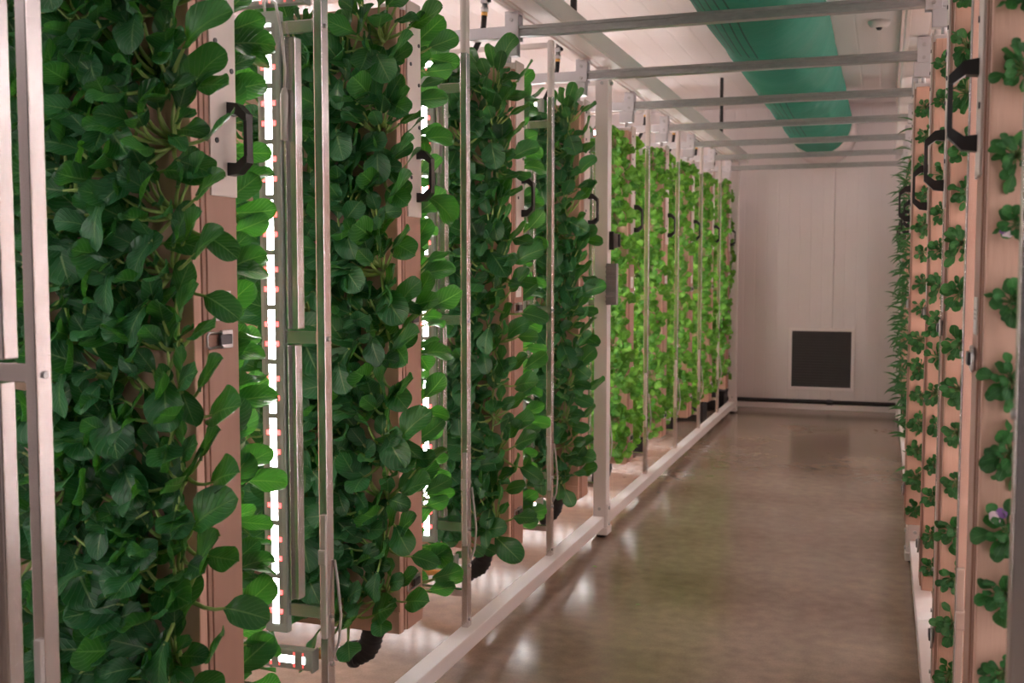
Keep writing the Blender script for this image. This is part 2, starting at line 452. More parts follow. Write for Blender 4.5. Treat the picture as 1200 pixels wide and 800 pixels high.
# ------------------------------------------------------------------ rack frames (rail on the floor, posts, overhead beam)
def rack_frame(s, xa, label):
    """s=-1 left row, +1 right row; xa = the aisle face of the rail."""
    X = lambda a, b_: (min(xa + s * a, xa + s * b_), max(xa + s * a, xa + s * b_))
    root = empty('rack_frame', (xa, 5.78, 0), label, 'rack frame')
    def bx(mb, a, b_, y0, y1, z0, z1, bev=0.0):
        x = X(a, b_); mb.box(x[0] - xa, x[1] - xa, y0 - 5.78, y1 - 5.78, z0, z1, bev)
    m = MB(); bx(m, 0.0, 0.07, 0.30, 11.22, 0.060, 0.120, 0.004); m.build('floor_rail', 'white_paint', root)
    m = MB()
    bx(m, -0.085, 0.07, 0.0, 11.4, 2.585, 2.675, 0.003)
    m.build('overhead_beam', 'white_paint', root)
    g = MB()
    bx(g, 0.018, 0.028, 0.0, 11.4, 2.5835, 2.5865)
    g.build('beam_groove', 'trunking', root)
    for a in (-0.083, 0.050):
        g = MB(); bx(g, a, a + 0.018, 0.0, 11.4, 2.574, 2.5845, 0.002); g.build('beam_lip', 'white_paint', root)
    for (yy, w_) in ((0.35, .08), (5.74, .08), (11.21, .08)):
        p = MB(); bx(p, -0.012, 0.062, yy, yy + w_, 0.035, 2.585, 0.004)
        po = p.build('post', 'white_paint', root)
        p = MB(); bx(p, -0.022, 0.070, yy - 0.012, yy + w_ + 0.012, 0.018, 0.060, 0.006)
        bx(p, -0.018, -0.0125, yy + 0.005, yy + w_ - 0.005, 0.05, 0.19, 0.001)
        p.build('foot_plate', 'white_paint', po)
        p = MB(); cx = s * 0.025; p.cyl((cx, yy + w_ / 2 - 5.78, 0.0), (cx, yy + w_ / 2 - 5.78, 0.02), 0.026, 16)
        p.build('levelling_foot', 'black_rubber', po)
        for zz in (0.075, 0.165, 2.50):
            p = MB(); p.cyl((-s * 0.010, yy + w_ / 2 - 5.78, zz), (-s * 0.024, yy + w_ / 2 - 5.78, zz), 0.010, 10); p.build('bolt', 'steel', po)
            p = MB(); p.cyl((s * 0.025, yy - 5.78 - 0.008, zz), (s * 0.025, yy - 5.78 + 0.002, zz), 0.009, 10); p.build('bolt', 'steel', po)
    return root
rack_l = rack_frame(-1, -1.450, 'white steel rack frame with floor rail and posts along the left plant row')
rack_r = rack_frame(1, 0.145, 'white steel rack frame with floor rail along the right seedling row')

# threaded rods from the ceiling to the left beam
for (y, lab) in ((5.0, 'black threaded rod hanging the left beam, the nearer of two'), (9.85, 'black threaded rod hanging the left beam near the back wall')):
    rod = empty('hanger_rod', (-1.425, y, 2.655), lab, 'hanger rod', 'black rods above the left row')
    b = MB(); b.cyl((0, 0, 0.0), (0, 0, CEIL - 2.655), 0.016, 10); b.build('rod', 'black_plastic', rod)
    b = MB(); b.cyl((0, 0, 0.018), (0, 0, 0.04), 0.026, 6); b.build('nut', 'dark_steel', rod)

# ------------------------------------------------------------------ sliding bars across the aisle
for k in range(NP):
    yc = YN[k] + THK / 2
    bar = empty('sliding_bar', (XL, yc, 2.470), f'{NTH[k]} grey steel sliding bar crossing the aisle overhead', 'sliding bar', 'sliding bars across the aisle')
    wL = 0.135 - XL
    m = MB()
    m.box(0.0, wL, -0.022, 0.022, 0.034, 0.048, 0.002); m.box(0.0, wL, -0.022, 0.022, 0.004, 0.016, 0.002)
    m.box(0.0, wL, -0.015, 0.015, 0.014, 0.036)
    m.build('aisle_rail', 'galvanised', bar)
    for (a, b_) in ((-PW, 0.0), (wL, wL + PW)):
        m = MB(); m.box(a, b_, -0.022, 0.022, 0.0, 0.050, 0.003); m.build('row_rail', 'zinc_plate', bar)
    for (xc, s) in ((-0.012, -1), (wL + 0.012, 1)):
        m = MB(); m.box(xc - 0.030, xc + 0.030, -0.033, -0.0225, -0.010, 0.098, 0.002); m.box(xc - 0.030, xc + 0.030, 0.0225, 0.033, -0.010, 0.098, 0.002)
        m.box(xc - 0.030, xc + 0.030, -0.033, 0.033, 0.0985, 0.108, 0.002)
        cp = m.build('coupler_plate', 'zinc_plate', bar)
        for dz_ in (0.072, 0.012):
            m = MB(); m.cyl((xc, -0.041, dz_), (xc, -0.031, dz_), 0.008, 8); m.build('bolt', 'steel', cp)

# ------------------------------------------------------------------ growing panels
def panel_meshes(s):
    """local frame: x=0 at the aisle edge, panel grows to x=s*PW; y=0 near face, y=THK far face; z=0 at panel bottom."""
    H = ZT - ZB
    q = {}
    def bx(mb, a, b_, y0, y1, z0, z1, bev=0.0):
        x0, x1 = sorted((s * a, s * b_)); mb.box(x0, x1, y0, y1, z0, z1, bev)
    m = MB(); bx(m, 0.004, PW, 0.0, 0.030, 0, H, 0.004); bx(m, 0.006, PW, -0.004, 0.004, 0.0, 0.075, 0.002); q['front_board'] = m.mesh('front_board', 'board')
    m = MB(); bx(m, 0.022, PW, THK - 0.030, THK, 0, H, 0.004); q['back_board'] = m.mesh('back_board', 'board')
    m = MB(); bx(m, 0.002, PW, 0.033, THK - 0.031, 0.004, H - 0.004, 0.003)
    bx(m, -0.002, 0.020, 0.047, THK, 0.002, H - 0.002, 0.003)
    q['edge_frame'] = m.mesh('edge_frame', 'board_frame')
    m = MB(); bx(m, 0.007, 0.03, 0.0295, 0.0335, 0.01, H - 0.01); q['edge_seam'] = m.mesh('edge_seam', 'seam_dark')
    zp0 = 1.67 - ZB
    m = MB(); bx(m, -0.007, 0.0, 0.062, THK - 0.002, zp0, H + 0.035, 0.002); q['edge_plate'] = m.mesh('edge_plate', 'plate_alu')
    m = MB(); m.cyl((-s * 0.006, 0, 0), (-s * 0.010, 0, 0), 0.0065, 8); q['bolt'] = m.mesh('bolt', 'dark_steel')
    # black grab handle
    zh = 1.72 - ZB; L = 0.175
    o = lambda d: -s * d
    bm = bmesh.new()
    def plate(pts, y0, y1):
        va = [bm.verts.new((o(p[0]), y0, p[1])) for p in pts]; vb = [bm.verts.new((o(p[0]), y1, p[1])) for p in pts]
        n_ = len(pts)
        bm.faces.new(va); bm.faces.new(list(reversed(vb)))
        for i in range(n_): bm.faces.new((va[i], vb[i], vb[(i + 1) % n_], va[(i + 1) % n_]))
    zt = zh + L
    plate([(0.004, zt - 0.032), (0.030, zt - 0.030), (0.052, zt - 0.046), (0.060, zt - 0.046), (0.060, zt - 0.030), (0.034, zt - 0.004), (0.004, zt)], 0.128, 0.158)
    plate([(0.004, zh), (0.034, zh + 0.004), (0.060, zh + 0.030), (0.060, zh + 0.046), (0.052, zh + 0.046), (0.030, zh + 0.030), (0.004, zh + 0.032)], 0.128, 0.158)
    plate([(0.0515, zh + 0.040), (0.0605, zh + 0.040), (0.0605, zt - 0.040), (0.0515, zt - 0.040)], 0.130, 0.156)
    bmesh.ops.recalc_face_normals(bm, faces=bm.faces)
    m = MB(); m.add_bm(bm)
    q['handle'] = m.mesh('handle', 'black_plastic')
    # sticker
    m = MB(); bx(m, -0.0036, -0.0022, 0.070, 0.138, 1.375 - ZB, 1.445 - ZB); q['sticker'] = m.mesh('sticker', 'sticker')
    m = MB()
    for (zz, ya, yb) in ((1.420, 0.077, 0.131), (1.412, 0.085, 0.123), (1.404, 0.090, 0.118)):
        bx(m, -0.0041, -0.0034, ya, yb, zz - ZB, zz - ZB + 0.0025)
    q['printed_lines'] = m.mesh('printed_lines', 'print_grey')
    # over-centre latch
    for nm, zc in (('latch', 1.330), ('latch_low', 0.435)):
        m = MB(); z = zc - ZB
        bx(m, -0.010, -0.002, 0.090, 0.135, z - 0.022, z + 0.022, 0.002)
        m.tube([(o(0.008), 0.092, z + 0.016), (o(0.011), 0.035, z + 0.018), (o(0.011), 0.028, z + 0.012), (o(0.011), 0.028, z - 0.012), (o(0.011), 0.035, z - 0.018), (o(0.008), 0.092, z - 0.016)], 0.0035, 6)
        q[nm] = m.mesh('latch', 'steel')
        m = MB(); bx(m, -0.017, -0.0095, 0.075, 0.122, z - 0.012, z + 0.012, 0.002); q[nm + '_lever'] = m.mesh('latch_lever', 'dark_steel')
    # hanger: trolley plate and bolt
    m = MB(); bx(m, -0.008, 0.075, 0.060, 0.068, H + 0.055, H + 0.125, 0.002); bx(m, -0.008, 0.075, 0.102, 0.110, H + 0.055, H + 0.125, 0.002)
    bx(m, -0.008, 0.075, 0.0605, 0.1095, H + 0.055, H + 0.062); q['hanger_plate'] = m.mesh('hanger_plate', 'zinc_plate')
    m = MB(); m.cyl((s * 0.035, 0.085, H - 0.004), (s * 0.035, 0.085, H + 0.100), 0.011, 10)
    q['hanger_bolt'] = m.mesh('hanger_bolt', 'steel')
    m = MB(); bx(m, -0.002, 0.085, 0.045, 0.135, H - 0.003, H + 0.024, 0.006); q['top_cap'] = m.mesh('top_cap', 'white_paint')
    # drain elbow hanging under the panel
    xe = s * 0.150
    m = MB()
    pts = [(xe, 0.085, 0.012), (xe, 0.085, -0.045), (xe + s * 0.008, 0.085, -0.075), (xe + s * 0.025, 0.085, -0.102), (xe + s * 0.05, 0.085, -0.117), (xe + s * 0.075, 0.085, -0.122)]
    dense = []
    for a, b_ in zip(pts[:-1], pts[1:]):
        for t in range(6): dense.append(tuple(a[i] + (b_[i] - a[i]) * t / 6 for i in range(3)))
    dense.append(pts[-1])
    m.tube(dense, [0.036 + (0.004 if i % 3 == 0 else 0.0) for i in range(len(dense))], 16)
    m.cyl((xe + s * 0.060, 0.085, -0.121), (xe + s * 0.082, 0.085, -0.123), 0.046, 16)
    q['drain_elbow'] = m.mesh('drain_elbow', 'black_rubber')
    m = MB(); m.cyl((xe + s * 0.08, 0.085, -0.123), (xe + s * 0.150, 0.085, -0.130), 0.024, 14)
    m.tube([(xe + s * 0.083, 0.085, -0.123), (xe + s * 0.096, 0.085, -0.1245)], 0.030, 14); q['hose_barb'] = m.mesh('hose_barb', 'steel')
    m = MB(); m.cyl((xe + s * 0.146, 0.085, -0.1295), (xe + s * 0.30, 0.085, -0.150), 0.019, 12)
    q['hose_tail'] = m.mesh('hose_tail', 'brass')
    return q

def build_panel(k, s, xe, q, label, drain=True):
    root = empty('growing_panel', (xe, YN[k], ZB), label, 'growing panel', 'left row growing panels' if s < 0 else 'right row growing panels')
    for nm in ('front_board', 'back_board', 'edge_frame', 'edge_seam', 'edge_plate', 'handle', 'top_cap'):
        o = part(nm, q[nm], root)
        if nm == 'edge_plate':
            o['label'] = 'pale aluminium plate'
            for i, zz in enumerate((1.80, 1.97, 2.03, 2.11, 2.17, 2.24, 2.31)):
                part('bolt', q['bolt'], o).location = (0, 0.150 if i % 2 else 0.085, zz - ZB)
        if nm == 'handle': o['label'] = 'black grab handle'
    st = part('sticker', q['sticker'], root); st['label'] = 'white printed sticker'
    part('printed_lines', q['printed_lines'], st)
    for nm in ('latch', 'latch_low'):
        o = part('latch', q[nm], root); part('latch_lever', q[nm + '_lever'], o)
    o = part('hanger_plate', q['hanger_plate'], root); part('hanger_bolt', q['hanger_bolt'], o)
    if drain:
        e = part('drain_elbow', q['drain_elbow'], root); e['label'] = 'black ribbed drain elbow'
        part('hose_barb', q['hose_barb'], e); part('hose_tail', q['hose_tail'], e)
    return root

CROP = ['dark pak choi'] * 4 + ['bright green herbs'] * 5
qL = panel_meshes(-1)
for k in range(NP):
    build_panel(k, -1, XL, qL, f'{NTH[k]} tan growing panel of the left row, planted with {CROP[k]}')
qR = panel_meshes(1)
CROPR = ['small rosette plants'] * 4 + ['slender leaved plants'] * 5
for k in range(NP):
    build_panel(k, 1, XR[k], qR, f'{NTH[k]} tan growing panel of the right row, planted with {CROPR[k]}')

# ------------------------------------------------------------------ LED light frames
def led_meshes(s):
    q = {}
    def bx(mb, a, b_, y0, y1, z0, z1, bev=0.0):
        x0, x1 = sorted((s * a, s * b_)); mb.box(x0, x1, y0, y1, z0, z1, bev)
    # pole with its open channel (local x=0 is the aisle face of the pole, y=0 its near face)
    m = MB(); bx(m, 0.0, 0.026, 0.0, 0.040, 0.12, 2.30, 0.003); q['pole'] = m.mesh('pole', 'aluminium')
    m = MB(); bx(m, -0.001, 0.027, -0.001, 0.041, 2.295, 2.56, 0.010); q['pole_sleeve'] = m.mesh('pole_sleeve', 'white_paint')
    m = MB(); m.cyl((s * 0.001, 0.020, 0), (-s * 0.005, 0.020, 0), 0.007, 8); q['pole_bolt'] = m.mesh('pole_bolt', 'steel')
    m = MB(); bx(m, 0.001, 0.018, -0.010, 0.001, 0.44, 0.80, 0.003); bx(m, 0.000, 0.023, -0.014, 0.001, 0.655, 0.70, 0.004)
    q['cable_sleeve'] = m.mesh('cable_sleeve', 'cable_white')
    m = MB(); m.tube([(-s * 0.004, 0.036, 0.66), (-s * 0.012, 0.040, 0.58), (-s * 0.020, 0.040, 0.50), (-s * 0.014, 0.038, 0.42), (-s * -0.004, 0.030, 0.37)], 0.004, 6)
    q['cable'] = m.mesh('cable', 'cable_white')
    # arms
    for nm, zz in (('arm_top', 2.155), ('arm_mid', 1.285), ('arm_low', 0.49)):
        m = MB(); bx(m, 0.022, 0.150, 0.012, 0.022, zz, zz + 0.036, 0.002); bx(m, 0.022, 0.030, 0.002, 0.022, zz, zz + 0.036, 0.001)
        q[nm] = m.mesh('arm', 'aluminium')
    m = MB(); bx(m, 0.022, PW, 0.012, 0.040, 0.235, 0.262, 0.002); q['floor_arm'] = m.mesh('floor_arm', 'aluminium')
    m = MB(); bx(m, 0.022, PW, 0.010, 0.034, 2.525, 2.550, 0.004); q['top_tube'] = m.mesh('top_tube', 'white_paint')
    # vertical bar (local x=0 centre, y=0 near face)
    m = MB(); m.box(-0.036, 0.036, 0.0, 0.026, 0.44, 2.22, 0.004); q['led_housing'] = m.mesh('led_housing', 'led_housing')
    m = MB(); m.quad((-0.024, -0.0015, 0.468), (0.024, -0.0015, 0.468), (0.024, -0.0015, 2.184), (-0.024, -0.0015, 2.184)); q['led_strip'] = m.mesh('led_strip', 'led_white')
    for nm, mt in (('rear_led_strip', 'led_white_rear'), ('rear_led_strip_dim', 'led_white_dim' if s < 0 else 'led_white_mid')):
        m = MB(); m.quad((0.024, 0.0275, 0.468), (-0.024, 0.0275, 0.468), (-0.024, 0.0275, 2.184), (0.024, 0.0275, 2.184)); q[nm] = m.mesh('rear_led_strip', mt)
    # two-part channel bolted beside the bar
    t = -s
    def cx(mb, a, b_, *r):
        x0, x1 = sorted((t * a, t * b_)); mb.box(x0, x1, *r)
    m = MB(); cx(m, 0.038, 0.073, 0.022, 0.060, 1.325, 2.150, 0.003); cx(m, 0.040, 0.048, 0.010, 0.022, 1.325, 2.150, 0.001)
    q['upper_channel'] = m.mesh('channel', 'aluminium')
    m = MB(); cx(m, 0.038, 0.063, 0.022, 0.060, 0.535, 1.280, 0.003); cx(m, 0.040, 0.046, 0.010, 0.022, 0.535, 1.280, 0.001)
    q['lower_channel'] = m.mesh('channel', 'aluminium')
    # white lead with inline connector looped at the top of the bar
    m = MB(); m.tube([(t * -0.01, 0.005, 2.215), (t * -0.005, -0.008, 2.245), (t * 0.015, -0.012, 2.258), (t * 0.035, -0.012, 2.235), (t * 0.048, -0.004, 2.15), (t * 0.052, 0.004, 2.06), (t * 0.048, 0.006, 2.00)], 0.004, 8)
    m.tube([(t * 0.048, 0.006, 2.005), (t * 0.047, 0.006, 1.985), (t * 0.046, 0.006, 1.95), (t * 0.044, 0.007, 1.90), (t * 0.043, 0.008, 1.86)], [0.007, 0.012, 0.012, 0.010, 0.010], 8)
    q['lead_connector'] = m.mesh('lead_connector', 'cable_white')
    # horizontal bars, x measured from the pole
    for nm, zz, z2 in (('bottom_bar', 0.335, 0.395), ('top_bar', 2.235, 2.290)):
        m = MB(); bx(m, 0.055, PW, 0.000, 0.030, zz, z2, 0.004); bx(m, 0.050, 0.058, -0.004, 0.034, zz - 0.003, z2 + 0.003, 0.002); q[nm] = m.mesh('led_housing', 'led_housing')
        zc = (zz + z2) / 2; x0, x1 = sorted((s * 0.078, s * (PW - 0.03)))
        m = MB(); m.quad((x0, -0.0015, zc - 0.024), (x1, -0.0015, zc - 0.024), (x1, -0.0015, zc + 0.024), (x0, -0.0015, zc + 0.024))
        q[nm + '_strip'] = m.mesh('led_strip', 'led_bar_low' if zz < 1 else 'led_bar_high')
    return q

def build_led(k, s, xp, q, label, rear):
    root = empty('grow_light_frame', (xp, YP[k] - 0.02, 0.0), label, 'grow light', 'left row grow light frames' if s < 0 else 'right row grow light frames')
    po = part('pole', q['pole'], root)
    part('pole_sleeve', q['pole_sleeve'], po)
    for zz in (0.15, 0.36, 0.50, 1.30, 2.17): part('pole_bolt', q['pole_bolt'], po).location = (0, 0, zz)
    part('cable_sleeve', q['cable_sleeve'], po)
    if s < 0: part('cable', q['cable'], po)
    for nm in ('arm_top', 'arm_mid', 'arm_low'): part('arm', q[nm], root)
    part('floor_arm', q['floor_arm'], root); part('top_tube', q['top_tube'], root)
    for i in range(5):
        x = s * (0.170 + 0.32 * i)
        b_ = part('led_bar', q['led_housing'], root); b_.location = (x, 0.0, 0)
        part('led_strip', q['led_strip'], b_)
        part('rear_led_strip', q['rear_led_strip' if rear else 'rear_led_strip_dim'], b_)
        if i == 0:
            for nm in ('upper_channel', 'lower_channel'):
                c = part('channel', q[nm], root); c.location = (x, 0, 0)
            c = part('lead_connector', q['lead_connector'], root); c.location = (x, 0, 0); c['label'] = 'white lead with inline connector'
    for nm in ('bottom_bar', 'top_bar'):
        b_ = part('led_bar', q[nm], root); part('led_strip', q[nm + '_strip'], b_)
    return root
lL = led_meshes(-1); lR = led_meshes(1)
for k in range(NP):
    build_led(k, -1, -1.487, lL, f'{NTH[k]} aluminium pole and LED grow light frame of the left row', k >= 4)
for k in range(NP):
    build_led(k, 1, 0.172, lR, f'{NTH[k]} aluminium pole and LED grow light frame of the right row', False)

# ------------------------------------------------------------------ irrigation hoses above the left row
def hose(y, k):
    h_ = empty('irrigation_hose', (XL - 0.165, y, 2.34), f'black irrigation hose with brass fitting above the {NTH[k]} left panel', 'hose', 'irrigation hoses above the left row')
    b = MB(); b.tube([(-0.085, -0.01, 0.0), (-0.075, -0.01, 0.03), (-0.05, -0.005, 0.08), (-0.015, 0.0, 0.15), (0.0, 0.0, 0.20), (0.004, 0.0, 0.25)], 0.012, 10); b.build('tube', 'black_rubber', h_)
    b = MB(); b.cyl((0.004, 0, 0.245), (0.005, 0, 0.265), 0.014, 12); b.build('fitting', 'brass', h_)
    b = MB(); b.tube([(0.005, 0, 0.26), (0.006, 0, 0.28), (0.006, 0, 0.281), (0.006, 0, 0.35)], [0.017, 0.017, 0.012, 0.012], 12); b.box(-0.008, 0.022, -0.016, 0.014, 0.295, 0.318, 0.003); v = b.build('valve', 'steel', h_)
    b = MB(); b.box(0.018, 0.034, -0.010, 0.006, 0.300, 0.375, 0.004); b.build('valve_handle', 'black_plastic', v)
for k in range(1, 9): hose(YN[k] + THK / 2 + 0.04, k)
sp_ = empty('supply_pipe', (XL - 0.16, 6.0, 2.715), 'white water supply pipe running above the left row behind the beam', 'pipe')
b = MB(); b.cyl((0, -5.0, 0), (0, 5.6, 0), 0.024, 14); b.build('pipe_run', 'white_paint', sp_)

# grey driver box and black clip on the left post
bx_ = empty('driver_box', (-1.425, 5.735, 1.30), 'grey finned driver box fixed to the white post in the left row', 'driver box')
b = MB(); b.box(-0.010, 0.050, -0.045, -0.001, 0.0, 0.225, 0.004); b.build('case', 'box_grey', bx_)
b = MB()
for i in range(8): b.box(-0.011, 0.051, -0.050, -0.044, 0.012 + i * 0.027, 0.024 + i * 0.027, 0.002)
b.build('fins', 'box_grey', bx_)
cl = empty('cable_clip', (-1.425, 5.80, 1.60), 'black clip with grey tab on the white post above the driver box', 'clip')
b = MB(); b.box(-0.013, 0.012, -0.03, 0.0, 0.0, 0.10, 0.003); b.build('clip_body', 'black_plastic', cl)
b = MB(); b.box(0.012, 0.034, -0.02, 0.0, 0.01, 0.09, 0.003); b.build('tab', 'box_grey', cl)
b = MB(); b.box(0.034, 0.046, -0.02, 0.0, 0.015, 0.085, 0.003); b.build('clip_jaw', 'black_plastic', cl)

# black pump tubs under the far panels
for i, (x, y) in enumerate(((-1.86, 10.62), (-1.78, 11.52))):
    t_ = empty('pump_tub', (x, y, 0.0), ['black plastic tub under the eighth left panel', 'black plastic tub on the floor beside the back wall'][i], 'tub', 'black tubs behind the left row')
    b = MB(); b.box(-0.20, 0.20, -0.15, 0.15, 0.0, 0.185, 0.014); b.build('tub_body', 'black_plastic', t_)
    b = MB(); b.box(-0.21, 0.21, -0.16, 0.16, 0.180, 0.205, 0.008); b.build('tub_lid', 'black_rubber', t_)

# ------------------------------------------------------------------ plants
UP = Vector((0, 0, 1)); OUT = Vector((0, -1, 0))

def blade(m, p0, d, n, Ln, W, droop, cup, rng, nl=8, nw=6, shape='oval', ripple=0.0, lobes=0):
    d = d.normalized(); n = (n - d * n.dot(d)).normalized(); s = d.cross(n).normalized()
    i0 = len(m.v); c = p0.copy(); tp = 0.0
    phs = rng.uniform(0, 6); twist = rng.uniform(-.5, .5) if ripple else 0.0
    for i in range(nl + 1):
        t = i / nl
        t = t if lobes else (0.45 * t + 0.55 * math.sin(PI / 2 * t))
        step = Ln * (t - tp); tp = t
        if i:
            a0 = droop * (t - step / Ln * 0.5)
            c = c + (d * math.cos(a0) - n * math.sin(a0)) * step
        a = droop * t
        dd = d * math.cos(a) - n * math.sin(a); nn = n * math.cos(a) + d * math.sin(a)
        if shape == 'oval':
            if t < 0.56: w_ = 0.10 + 0.90 * math.sin(PI / 2 * t / 0.56) ** 1.05
            else: w_ = max(0.05, math.sqrt(max(0.0, 1 - ((t - 0.56) / 0.44) ** 2.3)))
        elif shape == 'spoon': w_ = (math.sin(PI * min(1, t ** 1.15)) ** 0.62) if 0 < t < 1 else 0.06
        elif shape == 'lance': w_ = (math.sin(PI * t ** 0.75) ** 1.0) if 0 < t < 1 else 0.02
        else: w_ = (math.sin(PI * min(1, t ** 0.95)) ** 0.5) if 0 < t < 1 else 0.05
        if lobes: w_ *= 0.74 + 0.26 * abs(math.cos(PI * lobes * t + 0.25))
        w_ *= W / 2
        for j in range(nw + 1):
            v = -1 + 2 * j / nw
            off = cup * w_ * v * v + ripple * abs(v) * math.sin(9 * t + 2.5 * v + phs)
            ss = s * math.cos(twist * t) + nn * math.sin(twist * t)
            p = c + ss * (v * w_) + nn * off
            m.v.append(tuple(p)); m.uv.append((t, (v + 1) / 2))
    for i in range(nl):
        for j in range(nw):
            q = i0 + i * (nw + 1) + j
            m.f.append((q, q + nw + 1, q + nw + 2, q + 1)); m.smooth.append(True)

def stalk(m, a, b, r0, r1, bend, n=5, k=5):
    pts = []
    for i in range(k):
        t = i / (k - 1)
        pts.append(a.lerp(b, t) + bend * (4 * t * (1 - t)))
    m.tube(pts, [r0 + (r1 - r0) * i / (k - 1) for i in range(k)], n, caps=False)

def pak_choi(seed):
    rng = random.Random(seed)
    F = MB(); S = MB()
    n = rng.randint(15, 17)
    ph0 = rng.uniform(0, 6.28)
    for i in range(n):
        t = i / (n - 1)
        ph = ph0 + i * 2.39996 + rng.uniform(-.35, .35)
        e = math.radians(20 + 55 * t + rng.uniform(-12, 12))
        pl = Vector((math.cos(ph), 0, math.sin(ph)))
        d = (pl * math.cos(e) + OUT * math.sin(e) + UP * 0.45).normalized()
        pln = (0.105 - 0.035 * t) * rng.uniform(0.75, 1.35)
        base = pl * 0.012
        tip = base + d * pln
        Ln = (0.124 - 0.044 * t) * rng.uniform(0.72, 1.25)
        W = Ln * rng.uniform(0.56, 0.74)
        bd = (d * 0.75 + pl * 0.40 + Vector((0, 0, 0.28)) + Vector((rng.uniform(-.45, .45), rng.uniform(-.35, .2), rng.uniform(-.45, .45)))).normalized()
        nr = (OUT * 0.80 + UP * 0.60 + pl * -0.20 + Vector((rng.uniform(-.65, .65), rng.uniform(-.3, .3), rng.uniform(-.4, .4)))).normalized()
        stalk(S, base, tip + bd * 0.010, 0.0062, 0.0034, OUT * 0.008 + UP * -0.010)
        blade(F, tip, bd, nr, Ln, W, rng.uniform(-0.45, 1.0), rng.uniform(0.05, 0.38), rng, 11, 8, 'oval', ripple=0.0055)
    return F.mesh('foliage', 'pak_leaf'), S.mesh('stalks', 'petiole')

def herb(seed):
    rng = random.Random(seed)
    F = MB(); S = MB()
    n = rng.randint(15, 18)
    ph0 = rng.uniform(0, 6.28)
    for i in range(n):
        t = i / (n - 1)
        ph = ph0 + i * 2.39996 + rng.uniform(-.4, .4)
        e = math.radians(15 + 55 * t + rng.uniform(-10, 10))
        pl = Vector((math.cos(ph), 0, math.sin(ph)))
        d = (pl * math.cos(e) + OUT * math.sin(e) + UP * 0.3).normalized()
        tip = pl * 0.01 + d * (0.085 * rng.uniform(0.6, 1.3))
        stalk(S, pl * 0.01, tip, 0.0028, 0.0018, OUT * 0.006)
        for q in (-1, 0, 1):
            side = d.cross(OUT).normalized()
            bd = (d * 0.6 + pl * 0.3 + side * (0.95 * q) + Vector((rng.uniform(-.3, .3), rng.uniform(-.3, .3), rng.uniform(-.3, .3)))).normalized()
            nr = (OUT * 0.8 + UP * 0.5 + Vector((rng.uniform(-.6, .6), rng.uniform(-.3, .3), rng.uniform(-.4, .4)))).normalized()
            Ln = 0.046 * rng.uniform(0.7, 1.35)
            blade(F, tip, bd, nr, Ln, Ln * rng.uniform(0.95, 1.2), rng.uniform(-.2, .9), rng.uniform(-.1, .35), rng, 9, 6, 'round', ripple=0.0075, lobes=2)
    return F.mesh('foliage', 'herb_leaf'), S.mesh('stalks', 'petiole')

def rosette(seed, big=1.0):
    rng = random.Random(seed)
    F = MB(); S = MB()
    n = rng.randint(25, 32)
    ph0 = rng.uniform(0, 6.28); lean = Vector((rng.uniform(-.3, .3), 0, rng.uniform(-.5, .1)))
    for i in range(n):
        t = i / (n - 1)
        ph = ph0 + i * 2.39996 + rng.uniform(-.5, .5)
        e = math.radians(10 + 62 * t + rng.uniform(-12, 12))
        pl = Vector((math.cos(ph), 0, math.sin(ph)))
        d = (pl * math.cos(e) + OUT * math.sin(e) + lean * 0.4).normalized()
        tip = pl * 0.003 + d * (0.020 * big * rng.uniform(0.4, 1.9)) + OUT * (0.004 + 0.022 * t)
        stalk(S, pl * 0.003, tip, 0.0020, 0.0014, OUT * 0.003)
        bd = (d * 0.7 + pl * 0.45 + Vector((rng.uniform(-.35, .35), rng.uniform(-.3, .2), rng.uniform(-.45, .2)))).normalized()
        nr = (OUT * 0.75 + UP * 0.55 + Vector((rng.uniform(-.55, .55), 0, rng.uniform(-.45, .45)))).normalized()
        Ln = 0.031 * big * rng.uniform(0.75, 1.25) * (1.12 - 0.4 * t)
        blade(F, tip, bd, nr, Ln, Ln * rng.uniform(0.66, 0.85), rng.uniform(-.1, .9), rng.uniform(0.0, .35), rng, 7, 4, 'oval', ripple=0.002)
    return F.mesh('foliage', 'rosette_leaf'), S.mesh('stalks', 'petiole_dark')

def slender(seed):
    rng = random.Random(seed)
    F = MB(); S = MB()
    for i in range(rng.randint(9, 12)):
        ph = i * 2.39996 + rng.uniform(-.4, .4)
        pl = Vector((math.cos(ph), 0, math.sin(ph)))
        e = math.radians(rng.uniform(25, 70))
        d = (pl * math.cos(e) + OUT * math.sin(e) + UP * 0.35).normalized()
        tip = d * rng.uniform(0.03, 0.075)
        stalk(S, pl * 0.003, tip, 0.0025, 0.0016, OUT * 0.004)
        bd = (d * 0.6 + pl * 0.7 + Vector((0, 0, -0.10))).normalized()
        nr = (UP * 0.9 + OUT * 0.4 + Vector((rng.uniform(-.3, .3), 0, 0))).normalized()
        Ln = rng.uniform(0.085, 0.135)
        blade(F, tip, bd, nr, Ln, Ln * 0.24, rng.uniform(0.3, 1.4), 0.2, rng, 7, 4, 'lance')
    return F.mesh('foliage', 'slender_leaf'), S.mesh('stalks', 'petiole_dark')

PAK = [pak_choi(100 + i) for i in range(9)]
HERB = [herb(200 + i) for i in range(7)]
ROS = [rosette(300 + i) for i in range(8)]
SLE = [slender(400 + i) for i in range(5)]

def plant(name, var, loc, rz, label, cat, group, rng, smin=0.88, smax=1.12, tilt=0.35):
    f, s_ = var
    root = bpy.data.objects.new(name, None); root.empty_display_size = 0.02
    col.objects.link(root)
    root.location = loc
    root.rotation_euler = (0, rng.uniform(-tilt, tilt), rz)
    k = rng.uniform(smin, smax); root.scale = (k, k, k)
    part('foliage', f, root); part('stalks', s_, root)
    return tag(root, label, cat, group)

rng = random.Random(11)
